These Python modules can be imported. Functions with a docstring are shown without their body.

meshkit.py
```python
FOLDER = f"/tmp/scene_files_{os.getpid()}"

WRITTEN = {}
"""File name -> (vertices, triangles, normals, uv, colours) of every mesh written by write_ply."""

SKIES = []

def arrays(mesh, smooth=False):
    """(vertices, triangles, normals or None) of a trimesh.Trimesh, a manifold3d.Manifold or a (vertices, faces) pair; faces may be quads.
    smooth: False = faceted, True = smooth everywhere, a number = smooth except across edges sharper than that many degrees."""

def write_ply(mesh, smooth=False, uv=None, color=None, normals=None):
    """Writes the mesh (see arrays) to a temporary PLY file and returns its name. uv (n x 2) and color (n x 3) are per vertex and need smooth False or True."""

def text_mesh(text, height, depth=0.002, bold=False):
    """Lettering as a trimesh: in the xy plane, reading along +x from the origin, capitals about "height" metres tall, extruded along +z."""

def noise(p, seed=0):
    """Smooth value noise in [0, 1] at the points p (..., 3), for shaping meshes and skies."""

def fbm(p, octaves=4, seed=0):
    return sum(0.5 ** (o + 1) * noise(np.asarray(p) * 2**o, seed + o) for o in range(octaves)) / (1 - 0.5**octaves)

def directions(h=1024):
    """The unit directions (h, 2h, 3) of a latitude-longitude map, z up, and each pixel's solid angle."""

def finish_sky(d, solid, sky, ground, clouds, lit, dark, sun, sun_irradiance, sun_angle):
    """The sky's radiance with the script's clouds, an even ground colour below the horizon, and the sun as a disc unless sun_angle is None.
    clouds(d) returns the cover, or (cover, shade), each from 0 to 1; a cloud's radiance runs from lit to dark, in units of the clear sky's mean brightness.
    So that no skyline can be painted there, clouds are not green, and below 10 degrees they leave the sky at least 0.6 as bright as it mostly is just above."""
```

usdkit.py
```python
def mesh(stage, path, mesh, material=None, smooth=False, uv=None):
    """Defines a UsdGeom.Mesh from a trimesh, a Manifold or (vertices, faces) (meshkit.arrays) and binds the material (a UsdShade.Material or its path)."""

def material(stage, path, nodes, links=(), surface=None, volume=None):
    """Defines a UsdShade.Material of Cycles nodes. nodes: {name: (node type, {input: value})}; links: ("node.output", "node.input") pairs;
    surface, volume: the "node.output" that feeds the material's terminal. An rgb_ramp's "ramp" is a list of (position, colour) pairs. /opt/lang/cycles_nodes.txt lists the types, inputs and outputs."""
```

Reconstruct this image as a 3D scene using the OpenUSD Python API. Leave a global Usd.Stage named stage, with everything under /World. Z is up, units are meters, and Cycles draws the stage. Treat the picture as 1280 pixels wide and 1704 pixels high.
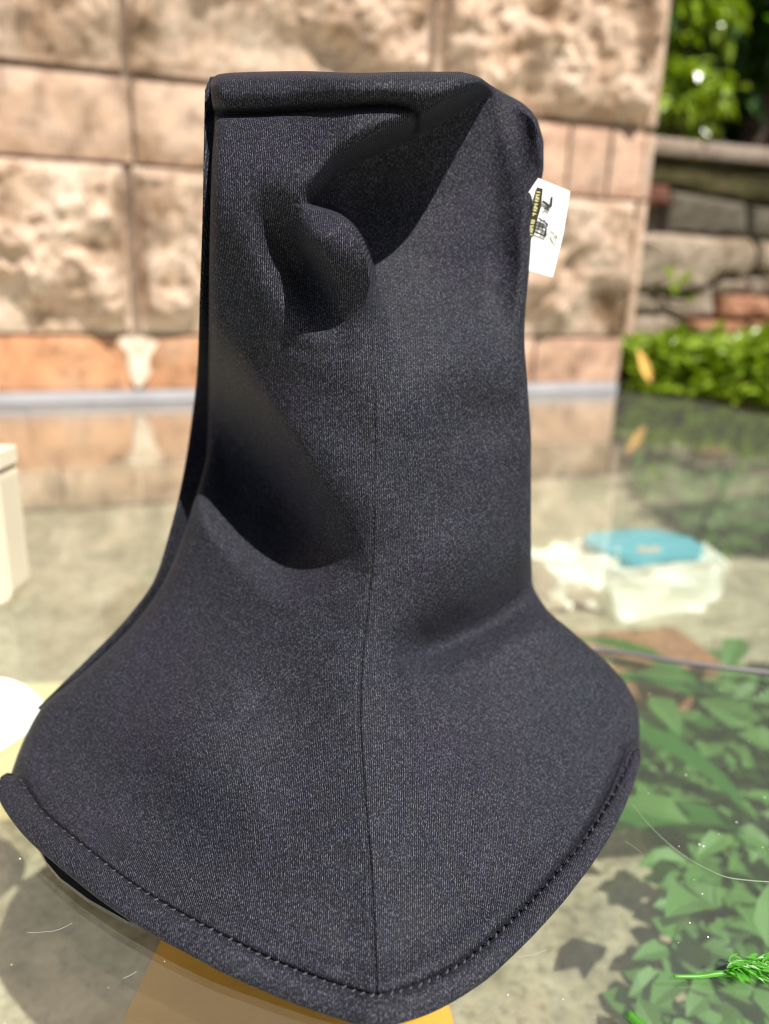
import math, random
import numpy as np
import trimesh, usdkit, meshkit
from pxr import Usd, UsdGeom, UsdLux, UsdShade, Gf, Sdf
from scipy.interpolate import PchipInterpolator, RBFInterpolator
from shapely.geometry import Polygon, Point, LineString
import shapely

stage = Usd.Stage.CreateInMemory()
UsdGeom.SetStageUpAxis(stage, 'Z')
UsdGeom.SetStageMetersPerUnit(stage, 1.0)
UsdGeom.Xform.Define(stage, '/World')
UsdGeom.Scope.Define(stage, '/World/Looks')
rng = np.random.default_rng(7)
random.seed(7)

# ------------------------------------------------------------------ camera, sky, sun
FOC, PITCH, ROLL, EYE = 1287.0, math.radians(16.5), math.radians(1.6), np.array([0, 0, 0.25])
EXPOSURE = 0.8
SUN = np.array([0.34, -0.46, 0.82]); SUN /= np.linalg.norm(SUN)
SUN_POWER, SKY_POWER = 1.25, 0.05
FSTOP, FOCUS = 6.6, 0.312

cam = UsdGeom.Camera.Define(stage, '/World/camera')
cam.CreateHorizontalApertureAttr(36.0)
cam.CreateVerticalApertureAttr(36.0 * 1704 / 1280)
cam.CreateFocalLengthAttr(36.0 * FOC / 1280)
cam.CreateClippingRangeAttr(Gf.Vec2f(0.02, 1000))
cam.CreateFStopAttr(FSTOP)
cam.CreateFocusDistanceAttr(FOCUS)
cam.CreateExposureAttr(EXPOSURE)
_fw = np.array([0, math.cos(PITCH), -math.sin(PITCH)])
_up0 = np.array([0, math.sin(PITCH), math.cos(PITCH)])
_e = np.array([1.0, 0, 0])
_X = math.cos(ROLL) * _e + math.sin(ROLL) * _up0
_Y = -math.sin(ROLL) * _e + math.cos(ROLL) * _up0
_m = np.eye(4); _m[0, :3], _m[1, :3], _m[2, :3], _m[3, :3] = _X, _Y, -_fw, EYE
cam.AddTransformOp().Set(Gf.Matrix4d(*_m.ravel().tolist()))


def M(name, nodes, links, surface='p.BSDF', **k):
    return usdkit.material(stage, '/World/Looks/' + name, nodes, links, surface=surface, **k)


elev, rot = math.asin(SUN[2]), math.atan2(SUN[0], SUN[1])
sky_mat = M('sky_light', {
    'sky': ('sky_texture', {'sky_type': 'single_scattering', 'sun_disc': False, 'sun_elevation': elev, 'sun_rotation': rot}),
    'tc': ('texture_coordinate', {}),
    'n': ('noise_texture', {'scale': 2.2, 'detail': 6, 'roughness': 0.55, 'distortion': 0.3}),
    'r': ('rgb_ramp', {'ramp': [(0.5, (0, 0, 0)), (0.62, (1, 1, 1))]}),
    'm': ('mix_color', {'blend_type': 'mix', 'b': (4, 4, 4.1), 'use_clamp': False}),
    'bg': ('background_shader', {'strength': SKY_POWER})},
    [('tc.generated', 'n.vector'), ('n.fac', 'r.fac'), ('r.color', 'm.fac'), ('sky.color', 'm.a'), ('m.result', 'bg.color')], surface='bg.background')
dome = UsdLux.DomeLight.Define(stage, '/World/sky')
UsdShade.MaterialBindingAPI.Apply(dome.GetPrim()).Bind(sky_mat)
dome.GetPrim().SetCustomDataByKey('kind', 'structure')
sun = UsdLux.DistantLight.Define(stage, '/World/sun')
sun.CreateNormalizeAttr(True); sun.CreateIntensityAttr(SUN_POWER); sun.CreateAngleAttr(0.53)
sun.CreateColorAttr(Gf.Vec3f(1.0, 0.94, 0.85))
_z = SUN; _x = np.cross([0, 0, 1], _z); _x /= np.linalg.norm(_x); _y = np.cross(_z, _x)
_s = np.eye(4); _s[0, :3], _s[1, :3], _s[2, :3] = _x, _y, _z
sun.AddTransformOp().Set(Gf.Matrix4d(*_s.ravel().tolist()))

# ------------------------------------------------------------------ helpers
taken = {}


def numbered(parent, name):
    k = (parent, name); n = taken.get(k, 0); taken[k] = n + 1
    return parent + '/' + (name if n == 0 else f'{name}_{n:03d}')


def tag(prim, label=None, category=None, group=None, kind=None):
    for k, v in (('label', label), ('category', category), ('group', group), ('kind', kind)):
        if v:
            prim.SetCustomDataByKey(k, v)
    return prim


def thing(name, label=None, category=None, group=None, kind=None, at=(0, 0, 0)):
    x = UsdGeom.Xform.Define(stage, numbered('/World', name))
    if any(at):
        x.AddTranslateOp().Set(Gf.Vec3d(*map(float, at)))
    return tag(x.GetPrim(), label, category, group, kind)


ORIGIN = {}


def part(name, mesh, mat, parent=None, smooth=False, **t):
    """One Mesh. Vertices are given in world space; a thing's own translation is taken off."""
    path = '/World' if parent is None else str(parent.GetPath())
    off = np.zeros(3)
    q = parent
    while q and str(q.GetPath()) != '/World':
        x = UsdGeom.Xformable(q)
        if q.IsA(UsdGeom.Xform):
            off += np.array(x.GetLocalTransformation().ExtractTranslation())
        q = q.GetParent()
    if isinstance(mesh, tuple):
        mesh = trimesh.Trimesh(*meshkit.arrays(mesh)[:2], process=False)
    else:
        mesh = mesh.copy()
    mesh.vertices = np.asarray(mesh.vertices) - off
    m = usdkit.mesh(stage, numbered(path, name), mesh, mat, smooth)
    return tag(m.GetPrim(), **t)


def ray(px, py):
    """Direction of sight through a point of the 1280 x 1704 picture (used only to measure the place)."""
    u, v = (np.asarray(px, float) - 640) / FOC, (np.asarray(py, float) - 852) / FOC
    a, b = u * math.cos(ROLL) + v * math.sin(ROLL), -u * math.sin(ROLL) + v * math.cos(ROLL)
    return np.stack([a, math.cos(PITCH) - b * math.sin(PITCH), -math.sin(PITCH) - b * math.cos(PITCH)], -1)


def atY(px, py, y):
    d = ray(px, py)
    return EYE + d * (np.asarray(y) / d[..., 1])[..., None]


def atZ(px, py, z):
    d = ray(px, py)
    return EYE + d * ((np.asarray(z) - EYE[2]) / d[..., 2])[..., None]


# the wall's foot line, measured on the glass plane
WA = np.array([-0.767, 1.523, 0.0]); WW = np.array([0.94287, 0.33315, 0.0]); WN = np.array([WW[1], -WW[0], 0.0])
UPZ = np.array([0, 0, 1.0])
GROUND = -0.22


def onwall(s, off, z):
    return WA + np.multiply.outer(s, WW) + np.multiply.outer(off, WN) + np.multiply.outer(z, UPZ)


def wall_sz(px, py, off):
    d = ray(px, py); t = np.dot(WA + WN * off - EYE, WN) / np.dot(d, WN); p = EYE + d * t
    return float(np.dot(p - WA, WW)), float(p[2])


def sstep(a, b, x):
    t = np.clip((np.asarray(x, float) - a) / (b - a), 0, 1)
    return t * t * (3 - 2 * t)


def tube(pts, r, n=8, caps=True):
    pts = np.asarray(pts, float); r = np.broadcast_to(r, len(pts))
    t = np.gradient(pts, axis=0); t /= np.linalg.norm(t, axis=1)[:, None]
    ref = np.array([0.0, 0, 1]) if abs(t[:, 2]).max() < 0.9 else np.array([1.0, 0, 0])
    a = np.cross(t, ref); a /= np.linalg.norm(a, axis=1)[:, None]; b = np.cross(t, a)
    ang = np.linspace(0, 2 * np.pi, n, endpoint=False)
    v = pts[:, None] + r[:, None, None] * (np.cos(ang)[None, :, None] * a[:, None] + np.sin(ang)[None, :, None] * b[:, None])
    f = []
    m = len(pts)
    for i in range(m - 1):
        for k in range(n):
            k2 = (k + 1) % n
            f.append([i * n + k, i * n + k2, (i + 1) * n + k2, (i + 1) * n + k])
    v = v.reshape(-1, 3); f = np.array(f)
    f = np.vstack([f[:, [0, 1, 2]], f[:, [0, 2, 3]]])
    if caps:
        v = np.vstack([v, pts[0], pts[-1]])
        k = np.arange(n); k2 = (k + 1) % n
        f = np.vstack([f, np.stack([k2, k, np.full(n, len(v) - 2)], 1), np.stack([(m - 1) * n + k, (m - 1) * n + k2, np.full(n, len(v) - 1)], 1)])
    msh = trimesh.Trimesh(v, f, process=False)
    msh.invert() if msh.volume < 0 else None
    return msh


def curve(pts, n):
    pts = np.asarray(pts, float)
    d = np.r_[0, np.cumsum(np.linalg.norm(np.diff(pts, axis=0), axis=1))]
    return np.stack([PchipInterpolator(d, pts[:, k])(np.linspace(0, d[-1], n)) for k in range(pts.shape[1])], 1)


def box(a, b, c, size, rot=None):
    m = trimesh.creation.box(size)
    m.apply_translation((a, b, c))
    return m


# ------------------------------------------------------------------ materials
def rough_stone(name, c1, c2, c3, sc=9.0, blotch=0.35):
    return M(name, {
        'g': ('geometry', {}), 'oi': ('object_info', {}),
        'n1': ('noise_texture', {'scale': sc, 'detail': 6, 'roughness': 0.65}),
        'n2': ('noise_texture', {'scale': sc * 5, 'detail': 8, 'roughness': 0.7}),
        'n3': ('noise_texture', {'scale': sc * 30, 'detail': 3, 'roughness': 0.7}),
        'r1': ('rgb_ramp', {'ramp': [(0.32, c1), (0.5, c2), (0.68, c3)]}),
        'r2': ('rgb_ramp', {'ramp': [(0.32, (0.48, 0.43, 0.36)), (0.48, (0.95, 0.95, 0.95)), (0.66, (1.25, 1.2, 1.14))]}),
        'r3': ('rgb_ramp', {'ramp': [(0.0, (0.8, 0.78, 0.76)), (1.0, (1.1, 1.08, 1.05))]}),
        'n4': ('noise_texture', {'scale': 4.2, 'detail': 5, 'roughness': 0.65}), 'r4': ('rgb_ramp', {'ramp': [(0.36, (0.36, 0.3, 0.22)), (0.46, (1, 1, 1))]}), 'mz': ('mix_color', {'blend_type': 'multiply', 'fac': blotch}),  # coarse noise patches darken the colour towards brown
        'mx': ('mix_color', {'blend_type': 'multiply', 'fac': 1.0}), 'my': ('mix_color', {'blend_type': 'multiply', 'fac': 1.0}),
        'b': ('bump', {'strength': 0.8, 'distance': 0.006}),
        'p': ('principled_bsdf', {'roughness': 0.9, 'specular_ior_level': 0.25})},
        [('g.position', 'n1.vector'), ('g.position', 'n2.vector'), ('g.position', 'n3.vector'), ('n1.fac', 'r1.fac'), ('n2.fac', 'r2.fac'), ('oi.random', 'r3.fac'),
         ('r1.color', 'mx.a'), ('r2.color', 'mx.b'), ('mx.result', 'my.a'), ('r3.color', 'my.b'), ('g.position', 'n4.vector'), ('n4.fac', 'r4.fac'), ('my.result', 'mz.a'), ('r4.color', 'mz.b'), ('mz.result', 'p.base_color'), ('n3.fac', 'b.height'), ('b.normal', 'p.normal')])


STONE = rough_stone('rockface_stone', (0.36, 0.24, 0.16), (0.58, 0.45, 0.36), (0.64, 0.54, 0.45), blotch=0.85)
SMOOTH = rough_stone('dressed_stone', (0.42, 0.28, 0.19), (0.57, 0.43, 0.34), (0.56, 0.45, 0.38), 5.0)
ORANGE = rough_stone('orange_stone', (0.38, 0.18, 0.09), (0.48, 0.27, 0.16), (0.52, 0.36, 0.26), 5.0)
PINK = rough_stone('pinkish_stone', (0.40, 0.25, 0.18), (0.50, 0.34, 0.26), (0.52, 0.39, 0.31), 5.0)
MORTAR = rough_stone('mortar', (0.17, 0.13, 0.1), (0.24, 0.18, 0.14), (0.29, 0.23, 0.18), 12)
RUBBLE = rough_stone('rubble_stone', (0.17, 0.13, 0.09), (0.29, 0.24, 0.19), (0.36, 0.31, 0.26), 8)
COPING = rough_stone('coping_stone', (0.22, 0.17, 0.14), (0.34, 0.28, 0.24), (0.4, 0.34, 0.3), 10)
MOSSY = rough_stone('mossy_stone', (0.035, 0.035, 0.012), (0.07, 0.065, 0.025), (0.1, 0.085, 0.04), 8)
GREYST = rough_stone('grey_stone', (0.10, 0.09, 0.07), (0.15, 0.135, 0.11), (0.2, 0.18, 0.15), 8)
BRICK = rough_stone('orange_brick', (0.36, 0.17, 0.1), (0.43, 0.22, 0.14), (0.46, 0.27, 0.19), 14)
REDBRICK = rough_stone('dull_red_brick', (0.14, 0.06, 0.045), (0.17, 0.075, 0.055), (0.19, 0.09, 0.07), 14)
PAVING = rough_stone('speckled_paving', (0.36, 0.31, 0.23), (0.57, 0.5, 0.39), (0.7, 0.63, 0.52), 24, 0.1)
SOIL = rough_stone('soil', (0.05, 0.035, 0.02), (0.09, 0.07, 0.045), (0.14, 0.11, 0.075), 20)


def plain(name, col, rough=0.5, spec=0.5, var=0.0, sc=40, bump=0.0, **kw):
    nodes = {'g': ('geometry', {}), 'n': ('noise_texture', {'scale': sc, 'detail': 5, 'roughness': 0.6}),
             'r': ('rgb_ramp', {'ramp': [(0.3, tuple(c * (1 - var) for c in col)), (0.7, tuple(min(1, c * (1 + var)) for c in col))]}),
             'p': ('principled_bsdf', {'roughness': rough, 'specular_ior_level': spec, **kw})}
    links = [('g.position', 'n.vector'), ('n.fac', 'r.fac'), ('r.color', 'p.base_color')]
    if bump:
        nodes['b'] = ('bump', {'strength': 0.6, 'distance': bump}); links += [('n.fac', 'b.height'), ('b.normal', 'p.normal')]
    return M(name, nodes, links)


def neoprene(name, base, rib=True):
    """Black nylon-faced neoprene: fine knit ribs, filament glints painted into the colour as pale specks."""
    lo, hi = tuple(c * 0.45 for c in base), tuple(c * 2.0 for c in base)
    return M(name, {
        'g': ('geometry', {}), 
        'wd': ('noise_texture', {'scale': 30, 'detail': 2}),
        'w': ('wave_texture', {'wave_type': 'bands', 'bands_direction': 'x', 'scale': 400, 'distortion': 2.2, 'detail': 2, 'detail_scale': 3}),
        'n': ('noise_texture', {'scale': 2600, 'detail': 2, 'roughness': 0.7}),
        'mp': ('mapping', {'mapping_type': 'point', 'scale': (1.0, 0.4, 0.4)}),
        'n2': ('noise_texture', {'scale': 16, 'detail': 4, 'roughness': 0.6}),
        'am': ('math', {'math_type': 'multiply', 'value2': 0.20}),
        'ad': ('math', {'math_type': 'multiply_add', 'value2': 0.90}),
        'r': ('rgb_ramp', {'ramp': [(0.38, lo), (0.52, base), (0.64, hi), (0.78, tuple(c * 9 for c in base))]}),  # pale end of the ramp paints the filament glints
        'tr': ('rgb_ramp', {'ramp': [(0.35, (0.95, 0.99, 1.03)), (0.5, (1, 1, 1)), (0.62, (1.04, 0.97, 1.08))]}),
        'mx': ('mix_color', {'blend_type': 'multiply', 'fac': 1.0}),
        'b': ('bump', {'strength': 0.35, 'distance': 0.00014}),
        'p': ('principled_bsdf', {'roughness': 0.6, 'specular_ior_level': 0.06, 'sheen_weight': 0.02, 'sheen_roughness': 0.35, 'sheen_tint': (0.8, 0.8, 1.0)})},
        [('g.position', 'mp.vector'), ('g.position', 'w.vector'), ('mp.vector', 'n.vector'), ('g.position', 'n2.vector'),
         ('w.fac', 'am.value1'), ('n.fac', 'ad.value1'), ('am.value', 'ad.value3'), ('ad.value', 'r.fac'), ('n2.fac', 'tr.fac'),
         ('r.color', 'mx.a'), ('tr.color', 'mx.b'), ('mx.result', 'p.base_color'), ('ad.value', 'b.height'), ('b.normal', 'p.normal')])


NEO = neoprene('black_neoprene', (0.0124, 0.0129, 0.0168))
LINING = plain('smooth_black_lining', (0.05, 0.05, 0.05), 0.35, 0.5)
THREAD = plain('dark_thread', (0.055, 0.055, 0.065), 0.7, 0.3, 0.4, 900)
WHITECLOTH = plain('white_label_cloth', (0.82, 0.84, 0.86), 0.7, 0.3, 0.03, 60)
INK = plain('black_ink', (0.03, 0.03, 0.03), 0.7, 0.2)
OLIVE = plain('olive_black_print', (0.03, 0.028, 0.012), 0.7, 0.2)
YELLOWINK = plain('pale_yellow_print', (0.62, 0.6, 0.32), 0.7, 0.2)

GLASS = M('table_glass', {
    'lw': ('layer_weight', {'blend': 0.5}),
    'p5': ('math', {'math_type': 'power', 'value2': 5.0}),
    'sc': ('math', {'math_type': 'multiply_add', 'value2': 0.95, 'value3': 0.045}),
    't': ('transparent_bsdf', {'color': (0.93, 0.965, 0.935)}),
    'gl': ('glossy_bsdf', {'color': (1, 1, 1), 'roughness': 0.0}),
    'dd': ('diffuse_bsdf', {'color': (0.8, 0.8, 0.74)}), 'mx': ('mix_closure', {}), 'm2': ('mix_closure', {'fac': 0.028})},
    [('mx.closure', 'm2.closure1'), ('dd.BSDF', 'm2.closure2'), ('lw.facing', 'p5.value1'), ('p5.value', 'sc.value1'), ('sc.value', 'mx.fac'), ('t.BSDF', 'mx.closure1'), ('gl.BSDF', 'mx.closure2')], surface='m2.closure')


def leaf_mat(name, c1, c2, c3, rough=0.4, trans=0.45):
    return M(name, {
        'g': ('geometry', {}),
        'r': ('rgb_ramp', {'ramp': [(0.0, c1), (0.5, c2), (1.0, c3)]}),
        'p': ('principled_bsdf', {'roughness': rough, 'specular_ior_level': 0.5}),
        't': ('translucent_bsdf', {}), 'hs': ('hsv', {'saturation': 1.15, 'value': 1.5}),
        'mx': ('mix_closure', {'fac': trans})},
        [('g.random_per_island', 'r.fac'), ('r.color', 'p.base_color'), ('r.color', 'hs.color'), ('hs.color', 't.color'), ('p.BSDF', 'mx.closure1'), ('t.BSDF', 'mx.closure2')], surface='mx.closure')


LEAF_BRIGHT = leaf_mat('bright_leaf', (0.19, 0.28, 0.02), (0.34, 0.45, 0.05), (0.5, 0.58, 0.2), 0.25, 0.22)
LEAF_DARK = leaf_mat('dark_leaf', (0.018, 0.05, 0.008), (0.035, 0.085, 0.012), (0.07, 0.13, 0.025), 0.4)
LEAF_MID = leaf_mat('mid_leaf', (0.05, 0.13, 0.02), (0.09, 0.2, 0.035), (0.15, 0.27, 0.06), 0.4)
STRAP = leaf_mat('strap_leaf', (0.05, 0.17, 0.03), (0.1, 0.27, 0.06), (0.2, 0.38, 0.13), 0.3)
UNDER = leaf_mat('undergrowth_leaf', (0.1, 0.22, 0.055), (0.15, 0.3, 0.09), (0.26, 0.42, 0.2), 0.55, 0.3)
VIVID = leaf_mat('vivid_stalk', (0.1, 0.34, 0.04), (0.2, 0.46, 0.08), (0.5, 0.62, 0.3), 0.35, 0.4)
BARK = rough_stone('bark', (0.05, 0.035, 0.025), (0.1, 0.075, 0.06), (0.17, 0.14, 0.12), 25)

# ------------------------------------------------------------------ ground and paving
ground = part('ground', (np.array([[-40, -40, GROUND - .006], [40, -40, GROUND - .006], [40, 40, GROUND - .006], [-40, 40, GROUND - .006]], float), np.array([[0, 1, 2, 3]])), SOIL, kind='structure')
pv = thing('paving', kind='structure')
TS = 0.9
for i in range(-4, 3):
    for j in range(-3, 4):
        c = onwall(0.35 + i * TS, 0.08 + TS * (j + .5), GROUND)
        s0, s1 = 0.35 + i * TS + .003, 0.55 + (i + 1) * TS - .003
        o0, o1 = 0.012 + j * TS + .003, 0.012 + (j + 1) * TS - .003
        if o0 < 0 or s0 > 1.3:
            continue
        zt = GROUND + rng.uniform(-.002, .002)
        b_ = .006
        v = [onwall(s, o, z) for s, o, z in [(s0, o0, GROUND - .03), (s1, o0, GROUND - .03), (s1, o1, GROUND - .03), (s0, o1, GROUND - .03), (s0 + b_ * 0, o0, zt - .004), (s1, o0, zt - .004), (s1, o1, zt - .004), (s0, o1, zt - .004),
                                            (s0 + b_, o0 + b_, zt), (s1 - b_, o0 + b_, zt), (s1 - b_, o1 - b_, zt), (s0 + b_, o1 - b_, zt)]]
        f = [[4, 5, 1, 0], [5, 6, 2, 1], [6, 7, 3, 2], [7, 4, 0, 3], [8, 9, 5, 4], [9, 10, 6, 5], [10, 11, 7, 6], [11, 8, 4, 7], [11, 10, 9, 8]]
        part('paving_slab', (np.array(v), np.array(f)[:, ::-1]), PAVING, pv)


# ------------------------------------------------------------------ stone wall
def block(s0, s1, z0, z1, relief, seed, off=0.0, depth=0.16, res=0.010, margin=0.008, drop=0.35):
    """A stone block with a rock-faced or dressed front. relief = how far the face stands out."""
    ns, nz = max(4, int((s1 - s0) / res)), max(4, int((z1 - z0) / res))
    s, z = np.meshgrid(np.linspace(s0, s1, ns), np.linspace(z0, z1, nz))
    e = np.minimum(np.minimum(s - s0, s1 - s), np.minimum(z - z0, z1 - z))
    p = np.stack([s * 1.0, z * 1.0, np.full_like(s, seed * 7.3)], -1)
    pill = sstep(0, margin * 3, e)
    if relief > .008:
        q = p + 0.03 * np.stack([meshkit.noise(p * 14, seed), meshkit.noise(p * 14, seed + 5), p[..., 2] * 0], -1)
        big = meshkit.fbm(q * 7, 3, seed)
        r = meshkit.fbm(q * 22, 4, seed + 2)
        rid = 1 - np.abs(2 * meshkit.fbm(q * 16, 3, seed + 9) - 1)
        h = relief * pill * (0.2 + 1.0 * big + 0.8 * (r - .4) + 0.7 * (rid - .7))
        und = (z - z0) / (z1 - z0) + .55 * (meshkit.noise(p * 9, seed + 3) - .5)
        h *= .12 + .88 * sstep(.02, .36, und)
    else:
        h = relief * pill * (0.6 + 0.6 * meshkit.fbm(p * 12, 4, seed)) - .003 * (1 - sstep(0, .006, e))
    front = onwall(s.ravel(), off + h.ravel(), z.ravel())
    idx = np.arange(ns * nz).reshape(nz, ns)
    f = np.stack([idx[:-1, :-1], idx[:-1, 1:], idx[1:, 1:], idx[1:, :-1]], -1).reshape(-1, 4)
    ring = np.r_[idx[0, :], idx[1:, -1], idx[-1, -2::-1], idx[-2:0:-1, 0]]
    back = onwall(s.ravel()[ring], np.full(len(ring), off - depth), z.ravel()[ring])
    n0 = len(front); k = np.arange(len(ring)); k2 = (k + 1) % len(ring)
    f2 = np.stack([ring[k], n0 + k, n0 + k2, ring[k2]], 1)
    v = np.vstack([front, back])
    return trimesh.Trimesh(v, np.vstack([f[:, [0, 1, 2]], f[:, [0, 2, 3]], f2[:, [0, 1, 2]], f2[:, [0, 2, 3]]]), process=False)


END = 1.44
wall = thing('stone_wall', 'pale rock-faced block wall with smooth bands behind the glass table', 'wall')
core = trimesh.creation.box((5.2, 0.14, 3.0))
R_ = np.eye(4); R_[:3, 0], R_[:3, 1], R_[:3, 2] = WW, -WN, UPZ
core.apply_transform(R_); core.apply_translation(onwall(END - 2.6 - .004, -.077, GROUND - .02 + 1.5))
part('mortar', core, MORTAR, wall)
# rows: (z0, z1, kind, joints along the wall)
rows = [(GROUND, -0.125, 'p', [-3.7, -2.6, -1.6, -.75, .1, .66, 1.15, END]),
        (-0.119, -0.004, 'p', [-3.7, -2.9, -2.2, -1.5, -.7, .05, .55, 1.0, END]),
        (0.002, 0.131, 'o', [-3.7, -2.9, -2.1, -1.35, -.62, .262, .80, 1.188, END]),
        (0.139, 0.452, 'r', [-3.7, -3.0, -2.35, -1.7, -1.1, -.42, .268, .76, 1.02, END]),
        (0.460, 0.602, 's', [-3.7, -2.8, -2.0, -1.2, -.5, .283, .88, 1.235, 1.345, END]),
        (0.618, 0.945, 'r', [-3.7, -3.0, -2.4, -1.75, -1.05, -.37, .277, .889, END]),
        (0.953, 1.10, 's', [-3.7, -2.8, -2.0, -1.3, -.5, .2, .8, END]),
        (1.108, 1.42, 'r', [-3.7, -3.0, -2.2, -1.5, -.8, -.1, .5, 1.0, END]),
        (1.428, 1.57, 's', [-3.7, -2.8, -2.0, -1.3, -.5, .2, .8, END]),
        (1.578, 1.90, 'r', [-3.7, -3.0, -2.2, -1.5, -.8, -.1, .5, 1.0, END]),
        (1.908, 2.05, 's', [-3.7, -2.8, -2.0, -1.3, -.5, .2, .8, END]),
        (2.058, 2.40, 'r', [-3.7, -3.0, -2.2, -1.5, -.8, -.1, .5, 1.0, END])]
sd = 1
for z0, z1, k, js in rows:
    for a, b in zip(js[:-1], js[1:]):
        sd += 1
        g = 0.008 if k == 'r' else 0.004
        vis = b > -.3 and z0 < 1.0 and z1 > -.02
        far_off = .012 if k == 'r' else .02
        if k == 'r':
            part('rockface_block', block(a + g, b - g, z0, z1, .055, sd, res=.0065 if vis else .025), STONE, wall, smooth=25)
        else:
            part('dressed_block', block(a + g, b - g, z0, z1, .005, sd, res=.016 if vis else .05, off=.004 if k != 's' else .007), {'o': ORANGE if b < .9 else PINK, 's': SMOOTH if b < 1.0 else PINK, 'p': PINK}[k], wall, smooth=25)
# a smear of pale mortar over the joint of the orange course
sm = Polygon([(.228, .124), (.25, .131), (.285, .128), (.305, .118), (.292, .10), (.284, .085), (.288, .06), (.276, .045), (.262, .03), (.252, .05), (.246, .075), (.25, .098)]).buffer(.006).buffer(-.004)
m = trimesh.creation.extrude_polygon(sm, .006, engine='earcut'); v = np.array(m.vertices)
m.vertices = onwall(v[:, 0], .0055 + v[:, 2], v[:, 1]); m.invert()
part('mortar_smear', m, plain('pale_mortar', (0.55, 0.47, 0.38), .9, .2, .3, 40), wall)
# drafted corner margin
for z0, z1 in ((.14, .452), (.46, .602), (.618, .945)):
    part('corner_margin', block(END + .001, END + .022, z0, z1, .004, 90 + int(z0 * 10), off=.008, depth=.15, res=.012), SMOOTH, wall, smooth=25)

# ------------------------------------------------------------------ low rubble wall behind, on the right
LOFF = -0.28
low = thing('rubble_wall', 'low shaded rubble wall with worn coping right of the block wall', 'wall')


def lp(px, py):
    return wall_sz(px, py, LOFF)


lw0, lw1 = 1.0, 4.2
lcore = trimesh.creation.box((lw1 - lw0, .3, .82)); lcore.apply_transform(R_)
lcore.apply_translation(onwall((lw0 + lw1) / 2, LOFF - .175, GROUND + .41 - .08)); part('mortar', lcore, GREYST, low)


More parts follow.
